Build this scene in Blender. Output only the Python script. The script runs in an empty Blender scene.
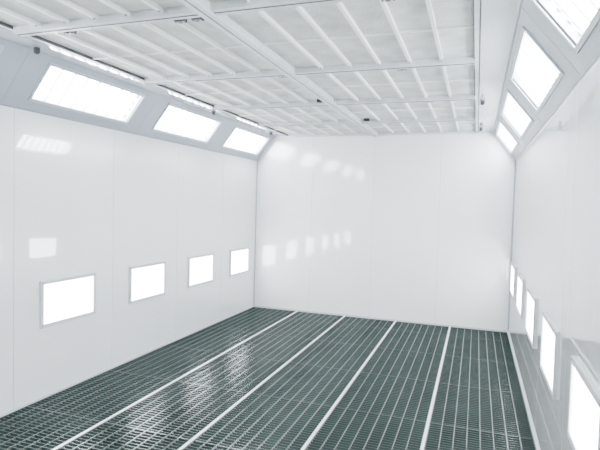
import bpy, bmesh, math, random
from mathutils import Vector, Matrix
random.seed(4)
D=7.8; Y0=-0.9; H=2.862; CX=.313; CZ=.397; HW=2.0; ZW=H-CZ
SC=bpy.context.scene

# ---------------- materials ----------------
def mat(name,col,rough=.5,metal=0,coat=0,noise=0,nscale=6,bump=0,bscale=30,emit=0,ecol=None,cior=1.5,crough=.05):
    m=bpy.data.materials.new(name);m.use_nodes=True
    nt=m.node_tree;b=nt.nodes['Principled BSDF']
    b.inputs['Base Color'].default_value=(*col,1)
    b.inputs['Roughness'].default_value=rough;b.inputs['Metallic'].default_value=metal
    b.inputs['Coat Weight'].default_value=coat;b.inputs['Coat Roughness'].default_value=crough;b.inputs['Coat IOR'].default_value=cior
    tc=nt.nodes.new('ShaderNodeTexCoord')
    if noise:
        n=nt.nodes.new('ShaderNodeTexNoise');n.inputs['Scale'].default_value=nscale;n.inputs['Detail'].default_value=5
        r=nt.nodes.new('ShaderNodeValToRGB')
        r.color_ramp.elements[0].position=.3;r.color_ramp.elements[1].position=.7
        r.color_ramp.elements[0].color=(*[c*(1-noise) for c in col],1)
        r.color_ramp.elements[1].color=(*[min(1,c*(1+noise*.5)) for c in col],1)
        nt.links.new(tc.outputs['Object'],n.inputs['Vector']);nt.links.new(n.outputs['Fac'],r.inputs['Fac'])
        nt.links.new(r.outputs['Color'],b.inputs['Base Color'])
    if bump:
        n2=nt.nodes.new('ShaderNodeTexNoise');n2.inputs['Scale'].default_value=bscale
        bp=nt.nodes.new('ShaderNodeBump');bp.inputs['Strength'].default_value=bump;bp.inputs['Distance'].default_value=.01
        nt.links.new(tc.outputs['Object'],n2.inputs['Vector']);nt.links.new(n2.outputs['Fac'],bp.inputs['Height'])
        nt.links.new(bp.outputs['Normal'],b.inputs['Normal'])
        nt.links.new(bp.outputs['Normal'],b.inputs['Coat Normal'])
    if emit:
        b.inputs['Emission Color'].default_value=(*(ecol or col),1);b.inputs['Emission Strength'].default_value=emit
    return m
K=2.1
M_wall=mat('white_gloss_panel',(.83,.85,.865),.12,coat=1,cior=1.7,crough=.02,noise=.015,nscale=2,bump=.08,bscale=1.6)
M_wallr=mat('white_gloss_panel_shaded',(.78,.80,.815),.12,coat=1,cior=1.7,crough=.02,noise=.015,nscale=2,bump=.08,bscale=1.6)  # right wall: same panel, its shadier look put into a darker base colour
M_back=mat('white_panel_back',(.87,.88,.89),.14,coat=1,cior=1.65,crough=.05,noise=.015,nscale=2,bump=.16,bscale=2.0)
M_seam=mat('seam_backing',(.35,.37,.38),.7)  # grey backing behind the panels, seen through the seams
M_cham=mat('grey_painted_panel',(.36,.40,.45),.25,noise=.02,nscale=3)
M_cedge=mat('ceiling_edge_panel',(.53,.565,.61),.05,coat=1,cior=1.7,crough=.03,noise=.02)
M_trim=mat('grey_profile',(.26,.30,.34),.35)
M_skirt=mat('light_profile',(.53,.56,.58),.35)
M_dark=mat('dark_gasket',(.05,.055,.06),.6)
M_frame=mat('lamp_frame_grey',(.42,.47,.52),.3)
M_filter=mat('filter_cloth',(.63,.66,.64),.95,noise=.24,nscale=5,bump=.6,bscale=50)
M_rib=mat('ceiling_rib_white',(.88,.89,.89),.4)
M_beam=mat('ceiling_beam_galv',(.60,.63,.65),.35,noise=.14,nscale=8)
M_pit=mat('pit_filter_green',(.004,.020,.015),.8,noise=.3,nscale=9,bump=.6,bscale=40)
M_bar=mat('grating_bar_side_shaded',(.022,.045,.039),.35,metal=.4,noise=.25,nscale=4)  # galvanised bar sides, shade between the bars painted in as dark colour
M_bart=mat('grating_bar_top_lit',(.18,.21,.205),.24,metal=.7,noise=.3,nscale=3)  # same bars, light catching the top faces painted in as lighter colour
M_strip=mat('aluminium_strip',(.82,.84,.84),.3,metal=.4,noise=.05)
M_black=mat('black_plastic',(.03,.03,.035),.4)
M_refl=mat('glowing_reflector',(.9,.92,.95),.3,emit=9*K,ecol=(.93,.97,1))  # emission stands in for tube light bounced off the reflector
M_tube=mat('fluorescent_tube',(1,1,1),.3,emit=26*K,ecol=(.95,.98,1))
M_diff=mat('lamp_diffuser',(1,1,1),.3,emit=13*K,ecol=(.95,.98,1))
M_louv=mat('glowing_louvre',(.8,.83,.85),.3,emit=.6,ecol=(.93,.97,1))  # slight emission stands in for tube light on blades, box sides and tube ends

# ---------------- mesh helper ----------------
class MB:
    def __init__(s): s.v=[];s.f=[];s.m=[];s.mats=[]
    def mi(s,m):
        if m not in s.mats: s.mats.append(m)
        return s.mats.index(m)
    def box(s,a,b,m,top=None,fr=None):
        (x0,y0,z0),(x1,y1,z1)=a,b;n=len(s.v)
        vs=[(x0,y0,z0),(x1,y0,z0),(x1,y1,z0),(x0,y1,z0),(x0,y0,z1),(x1,y0,z1),(x1,y1,z1),(x0,y1,z1)]
        if fr: vs=[tuple(fr(*v)) for v in vs]
        s.v+=vs
        for i,f in enumerate([(0,3,2,1),(4,5,6,7),(0,1,5,4),(1,2,6,5),(2,3,7,6),(3,0,4,7)]):
            s.f.append(tuple(n+k for k in f));s.m.append(s.mi(top if (top and i==1) else m))
    def cyl(s,p0,p1,r,m,seg=10,fr=None,r1=None):
        p0=Vector(p0);p1=Vector(p1);ax=(p1-p0).normalized();r1=r if r1 is None else r1
        a=ax.orthogonal().normalized();b=ax.cross(a);n=len(s.v)
        for P,rr in((p0,r),(p1,r1)):
            for k in range(seg):
                t=2*math.pi*k/seg;q=P+rr*(a*math.cos(t)+b*math.sin(t));s.v.append(tuple(fr(*q)) if fr else tuple(q))
        for k in range(seg):
            j=(k+1)%seg;s.f.append((n+k,n+j,n+seg+j,n+seg+k));s.m.append(s.mi(m))
        s.f.append(tuple(n+k for k in range(seg))[::-1]);s.m.append(s.mi(m))
        s.f.append(tuple(n+seg+k for k in range(seg)));s.m.append(s.mi(m))
    def make(s,name,parent=None,bevel=0):
        me=bpy.data.meshes.new(name);me.from_pydata(s.v,[],s.f)
        for m in s.mats: me.materials.append(m)
        for p,i in zip(me.polygons,s.m): p.material_index=i
        bm=bmesh.new();bm.from_mesh(me);bmesh.ops.recalc_face_normals(bm,faces=bm.faces);bm.to_mesh(me);bm.free()
        o=bpy.data.objects.new(name,me);SC.collection.objects.link(o)
        if bevel:
            bv=o.modifiers.new('b','BEVEL');bv.width=bevel;bv.segments=2;bv.limit_method='ANGLE'
        if parent: o.parent=parent
        return o
def empty(name,loc=(0,0,0)):
    e=bpy.data.objects.new(name,None);e.location=loc;SC.collection.objects.link(e);return e

# ---------------- walls ----------------
PIT=1.177; LY=[7.2-PIT*i for i in range(7)]
seams=[7.2+PIT/2-PIT*i for i in range(9)]
for side,nm in((-1,'wall_left'),(1,'wall_right')):
    b=MB();g=.002
    ys=sorted([min(D,s) for s in seams if s>Y0]+[Y0])
    for a,c in zip(ys[:-1],ys[1:]):
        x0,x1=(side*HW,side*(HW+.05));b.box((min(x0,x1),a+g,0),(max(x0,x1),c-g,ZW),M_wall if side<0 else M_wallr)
    x0,x1=(side*(HW+.004),side*(HW+.08));b.box((min(x0,x1),Y0,-.3),(max(x0,x1),D+.08,ZW+.02),M_seam)
    b.make(nm)
b=MB()
xs=[-2.0,-1.02,-.02,.98,2.0]
def prism(b,poly,y0,y1,m):
    n=len(b.v);k=len(poly)
    for y in(y0,y1):
        for x,z in poly:b.v.append((x,y,z))
    b.f.append(tuple(n+i for i in range(k)));b.m.append(b.mi(m))
    b.f.append(tuple(n+k+i for i in range(k))[::-1]);b.m.append(b.mi(m))
    for i in range(k):
        j=(i+1)%k;b.f.append((n+i,n+j,n+k+j,n+k+i));b.m.append(b.mi(m))
g=.0015
for i,(a,c) in enumerate(zip(xs[:-1],xs[1:])):
    a2,c2=a+g,c-g
    if i==0: poly=[(a,0),(c2,0),(c2,H),(a+CX,H),(a,ZW)]
    elif i==3: poly=[(a2,0),(c,0),(c,ZW),(c-CX,H),(a2,H)]
    else: poly=[(a2,0),(c2,0),(c2,H),(a2,H)]
    prism(b,poly,D,D+.05,M_back)
b.box((-2.08,D+.004,-.3),(2.08,D+.09,H+.1),M_seam)
b.make('wall_back')
# front wall with closed entry doors (behind the camera)
b=MB()
b.box((-2.08,Y0-.08,-.3),(-1.5,Y0,H+.1),M_wall);b.box((1.5,Y0-.08,-.3),(2.08,Y0,H+.1),M_wall)
b.box((-1.5,Y0-.08,2.6),(1.5,Y0,H+.1),M_wall);b.box((-1.5,Y0-.08,-.3),(1.5,Y0,0),M_seam)
b.make('wall_front')
for i,(a,c) in enumerate(((-1.495,-.004),(.004,1.495))):
    b=MB();b.box((a,Y0-.06,.005),(c,Y0-.015,2.595),M_wall)
    hx=(a+c)/2
    b.box((hx-.3,Y0-.016,1.0),(hx+.3,Y0-.008,1.9),M_trim)
    b.box((hx-.26,Y0-.009,1.04),(hx+.26,Y0-.004,1.86),M_black)
    b.make('door_%d'%(i+1))

# ---------------- chamfer bands with recessed lamps ----------------
sl=math.hypot(CX,CZ)
CP=1.64; HL=.59
def z2t(z): return (z-ZW)/CZ*sl
t0,t1=z2t(2.552),z2t(2.80)
for side,nm in((-1,'left'),(1,'right')):
    CY=[(7.05 if side<0 else 7.12)-CP*i for i in range(5)]
    def fr(s,t,n,side=side):
        k=t/sl
        x=HW-CX*k; z=ZW+CZ*k
        nx,nz=CZ/sl,CX/sl
        return Vector((side*(x+nx*n),s,z+nz*n))
    b=MB();th=.012
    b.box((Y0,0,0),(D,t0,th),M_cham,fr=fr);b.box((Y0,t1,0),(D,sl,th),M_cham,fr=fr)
    ed=[Y0]
    for y in reversed(CY):ed+=[max(Y0,y-HL),y+HL]
    ed.append(D)
    for i in range(0,len(ed),2):
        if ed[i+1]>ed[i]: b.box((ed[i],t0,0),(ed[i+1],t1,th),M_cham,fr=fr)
    for y in CY:
        b.box((y+CP/2-.002,0,-.001),(y+CP/2+.002,sl,.0),M_trim,fr=fr)
    b.box((Y0,-.02,.2),(D,sl+.04,.24),M_seam,fr=fr)
    b.make('wall_chamfer_'+nm)
    for y in CY:
        e=empty('recessed_ceiling_lamp',tuple(fr(y,(t0+t1)/2,0)))
        inv=Matrix.Translation(-Vector(e.location))
        def add(mb,n,bev=0):
            o=mb.make(n,e,bev);o.matrix_parent_inverse=inv;return o
        b=MB();w=.026;q=-.008
        b.box((y-HL-w,t0-w,q),(y+HL+w,t0,.004),M_frame,fr=fr);b.box((y-HL-w,t1,q),(y+HL+w,t1+w,.004),M_frame,fr=fr)
        b.box((y-HL-w,t0,q),(y-HL,t1,.004),M_frame,fr=fr);b.box((y+HL,t0,q),(y+HL+w,t1,.004),M_frame,fr=fr)
        add(b,'frame')
        b=MB();dd=.10
        b.box((y-HL,t0,dd),(y+HL,t1,dd+.01),M_refl,fr=fr)
        for a,c in((t0-.004,t0),(t1,t1+.004)): b.box((y-HL,a,.004),(y+HL,c,dd),M_louv,fr=fr)
        for a,c in((y-HL-.004,y-HL),(y+HL,y+HL+.004)): b.box((a,t0,.004),(c,t1,dd),M_louv,fr=fr)
        add(b,'reflector_box')
        b=MB()
        for k in range(4):
            t=t0+(t1-t0)*(k+.5)/4
            b.cyl((y-HL+.03,t,.06),(y+HL-.03,t,.06),.016,M_tube,fr=fr)
            for s_ in(-1,1): b.cyl((y+s_*(HL-.03),t,.06),(y+s_*HL,t,.06),.018,M_louv,fr=fr)
        add(b,'tubes')
        b=MB()
        for k in range(1,8):
            yy=y-HL+2*HL*k/8
            b.box((yy-.006,t0,.014),(yy+.006,t1,.034),M_louv,fr=fr)
        add(b,'louvres')
    b=MB()
    b.box((Y0,-.018,-.006),(D,.006,.004),M_trim,fr=fr)
    b.box((Y0,sl-.008,-.004),(D,sl+.006,.004),M_trim,fr=fr)
    b.make('trim_1' if side<0 else 'trim_2')

# ---------------- wall lamps ----------------
ZL0,ZL1=.655,1.0;HWL=.30
for side in(-1,1):
    for y in LY:
        if y<0.2: continue
        e=empty('wall_lamp',(side*HW,y,(ZL0+ZL1)/2));inv=Matrix.Translation(-Vector(e.location))
        fr=lambda s,z,n,side=side: Vector((side*(HW-n),s,z))
        b=MB();w=.032
        b.box((y-HWL-w,ZL0-w,0),(y+HWL+w,ZL0,.018),M_skirt,fr=fr);b.box((y-HWL-w,ZL1,0),(y+HWL+w,ZL1+w,.018),M_skirt,fr=fr)
        b.box((y-HWL-w,ZL0,0),(y-HWL,ZL1,.018),M_skirt,fr=fr);b.box((y+HWL,ZL0,0),(y+HWL+w,ZL1,.018),M_skirt,fr=fr)
        for sy in(-1,1):
            for zz in(ZL0-w/2,ZL1+w/2): b.cyl((y+sy*(HWL+w/2),zz,.018),(y+sy*(HWL+w/2),zz,.022),.006,M_trim,fr=fr)
        o=b.make('frame',e);o.matrix_parent_inverse=inv
        b=MB();b.box((y-HWL,ZL0,.001),(y+HWL,ZL1,.008),M_diff,fr=fr)
        o=b.make('diffuser',e);o.matrix_parent_inverse=inv

# ---------------- ceiling ----------------
FX=1.45
b=MB()
b.box((-FX,Y0,H+.02),(FX,D,H+.06),M_filter)
for s in(-1,1):
    x0,x1=sorted((s*(FX+.03),s*(HW-CX)));b.box((x0,Y0,H),(x1,D,H+.05),M_cedge)
b.box((-2.0,Y0,H+.12),(2.0,D,H+.15),M_seam)
b.make('ceiling')
b=MB()
YB=[6.6,5.34,4.03,2.62,1.3,0.0]
for s in(-1,1):
    x0,x1=sorted((s*(FX+.03),s*(FX-.0)));b.box((x0,Y0,H-.003),(x1,D,H+.05),M_beam)
    x0,x1=sorted((s*(FX+.038),s*(FX+.03)));b.box((x0,Y0,H-.004),(x1,D,H+.05),M_dark)
    x0,x1=sorted((s*(FX+.001),s*(FX-.006)));b.box((x0,Y0,H-.002),(x1,D,H+.05),M_dark)
b.box((-.055,Y0,H-.035),(.035,D,H+.03),M_beam);b.box((-.013,Y0,H-.037),(-.007,D,H-.034),M_dark)
for y in YB:
    b.box((-FX,y-.04,H-.024),(FX,y+.04,H+.03),M_beam)
    b.box((-FX,y-.004,H-.027),(FX,y+.004,H-.0235),M_dark)
b.box((-FX,D-.04,H-.02),(FX,D,H+.03),M_beam)
b.make('trim_3')
b=MB()
ye=[Y0]+sorted(YB)+[D-.04]
for a,c in zip(ye[:-1],ye[1:]):
    for x0,x1 in((-FX,-.055),(.035,FX)):
        for k in range(1,6):
            x=x0+(x1-x0)*k/6;b.box((x-.011,a+.04,H-.006),(x+.011,c-.04,H+.022),M_rib)
            for yy in(a+.07,c-.07): b.cyl((x,yy,H-.012),(x,yy,H-.004),.008,M_trim)
        m=(a+c)/2; b.box((x0,m-.006,H+.006),(x1,m+.006,H+.0215),M_rib)
b.make('ceiling_filter_ribs')
b=MB()
for x,y in((-.13,2.72),(-.25,2.72),(1.02,2.72),(1.14,2.72),(-.12,5.23),(.0,5.23),(.9,4.12),(-1.0,4.1),(-.12,4.12),(-1.1,2.72),(.12,6.5),(1.0,5.43)):
    b.box((x-.035,y-.02,H-.016),(x+.035,y+.02,H+.02),M_black)
    b.cyl((x-.02,y,H-.024),(x-.02,y,H-.014),.006,M_beam);b.cyl((x+.02,y,H-.024),(x+.02,y,H-.014),.006,M_beam)
b.make('filter_frame_clips')
def knob(x,y):
    b=MB();b.cyl((x,y,H),(x,y,H-.010),.03,M_trim,16);b.cyl((x,y,H-.010),(x,y,H-.046),.022,M_black,16)
    b.cyl((x,y,H-.046),(x,y,H-.056),.022,M_black,16,r1=.012);b.make('ceiling_sensor')
for x,y in((-1.56,7.3),(-1.56,5.5),(-1.6,2.92),(1.52,7.3),(1.52,5.5)): knob(x,y)

# ---------------- floor ----------------
b=MB();b.box((-2.0,Y0,-.12),(2.0,D,-.07),M_pit);b.make('floor')
edges=[-2.0,-1.2,-.4,.4,1.2,2.0]
for a,c in zip(edges[:-1],edges[1:]):
    a2,c2=a+.014,c-.014;e=empty('floor_grating',((a+c)/2,3.4,0));inv=Matrix.Translation(-Vector(e.location))
    b=MB();y=Y0+.01;i=0
    while y<D-.01:
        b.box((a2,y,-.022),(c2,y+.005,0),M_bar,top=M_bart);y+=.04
    o=b.make('bearing_bars',e);o.matrix_parent_inverse=inv
    b=MB();n=8
    for k in range(n+1):
        x=a2+(c2-a2)*k/n
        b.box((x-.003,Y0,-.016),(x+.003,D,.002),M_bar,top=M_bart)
    o=b.make('cross_rods',e);o.matrix_parent_inverse=inv
    b=MB();y=Y0+.1
    while y<D:
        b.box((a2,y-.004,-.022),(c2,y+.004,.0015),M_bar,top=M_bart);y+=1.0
    o=b.make('end_bands',e);o.matrix_parent_inverse=inv
b=MB()
for x in edges[1:-1]: b.box((x-.011,Y0,-.07),(x+.011,D,.006),M_strip)
b.make('floor_grating_divider_strips')
b=MB();b.box((-2,Y0,-.07),(-1.988,D,.02),M_skirt);b.make('baseboard_left')
b=MB();b.box((1.988,Y0,-.07),(2,D,.02),M_skirt);b.make('baseboard_right')
b=MB();b.box((-1.988,D-.012,-.07),(1.988,D,.02),M_skirt);b.make('baseboard_back')
b=MB()
for s in(-1,1):
    x0,x1=sorted((s*2.0,s*1.988));b.box((x0,D-.012,.02),(x1,D,ZW),M_cham)
b.make('trim_4')

# ---------------- world, camera ----------------
w=bpy.data.worlds.new('w');SC.world=w;w.use_nodes=True
w.node_tree.nodes['Background'].inputs[0].default_value=(.8,.9,1,1);w.node_tree.nodes['Background'].inputs[1].default_value=.3
yaw,pitch,roll=.335,-.041,.027
fwd=Vector((-math.sin(yaw)*math.cos(pitch),math.cos(yaw)*math.cos(pitch),math.sin(pitch)))
r0=Vector((math.cos(yaw),math.sin(yaw),0));u0=r0.cross(fwd)
r=r0*math.cos(roll)+u0*math.sin(roll);u=-r0*math.sin(roll)+u0*math.cos(roll)
cam=bpy.data.cameras.new('camera');co=bpy.data.objects.new('camera',cam);SC.collection.objects.link(co)
co.matrix_world=Matrix(((r.x,u.x,-fwd.x,1.507),(r.y,u.y,-fwd.y,0),(r.z,u.z,-fwd.z,1.752),(0,0,0,1)))
cam.sensor_width=36;cam.lens=505.98/600*36;cam.clip_start=.02
SC.camera=co
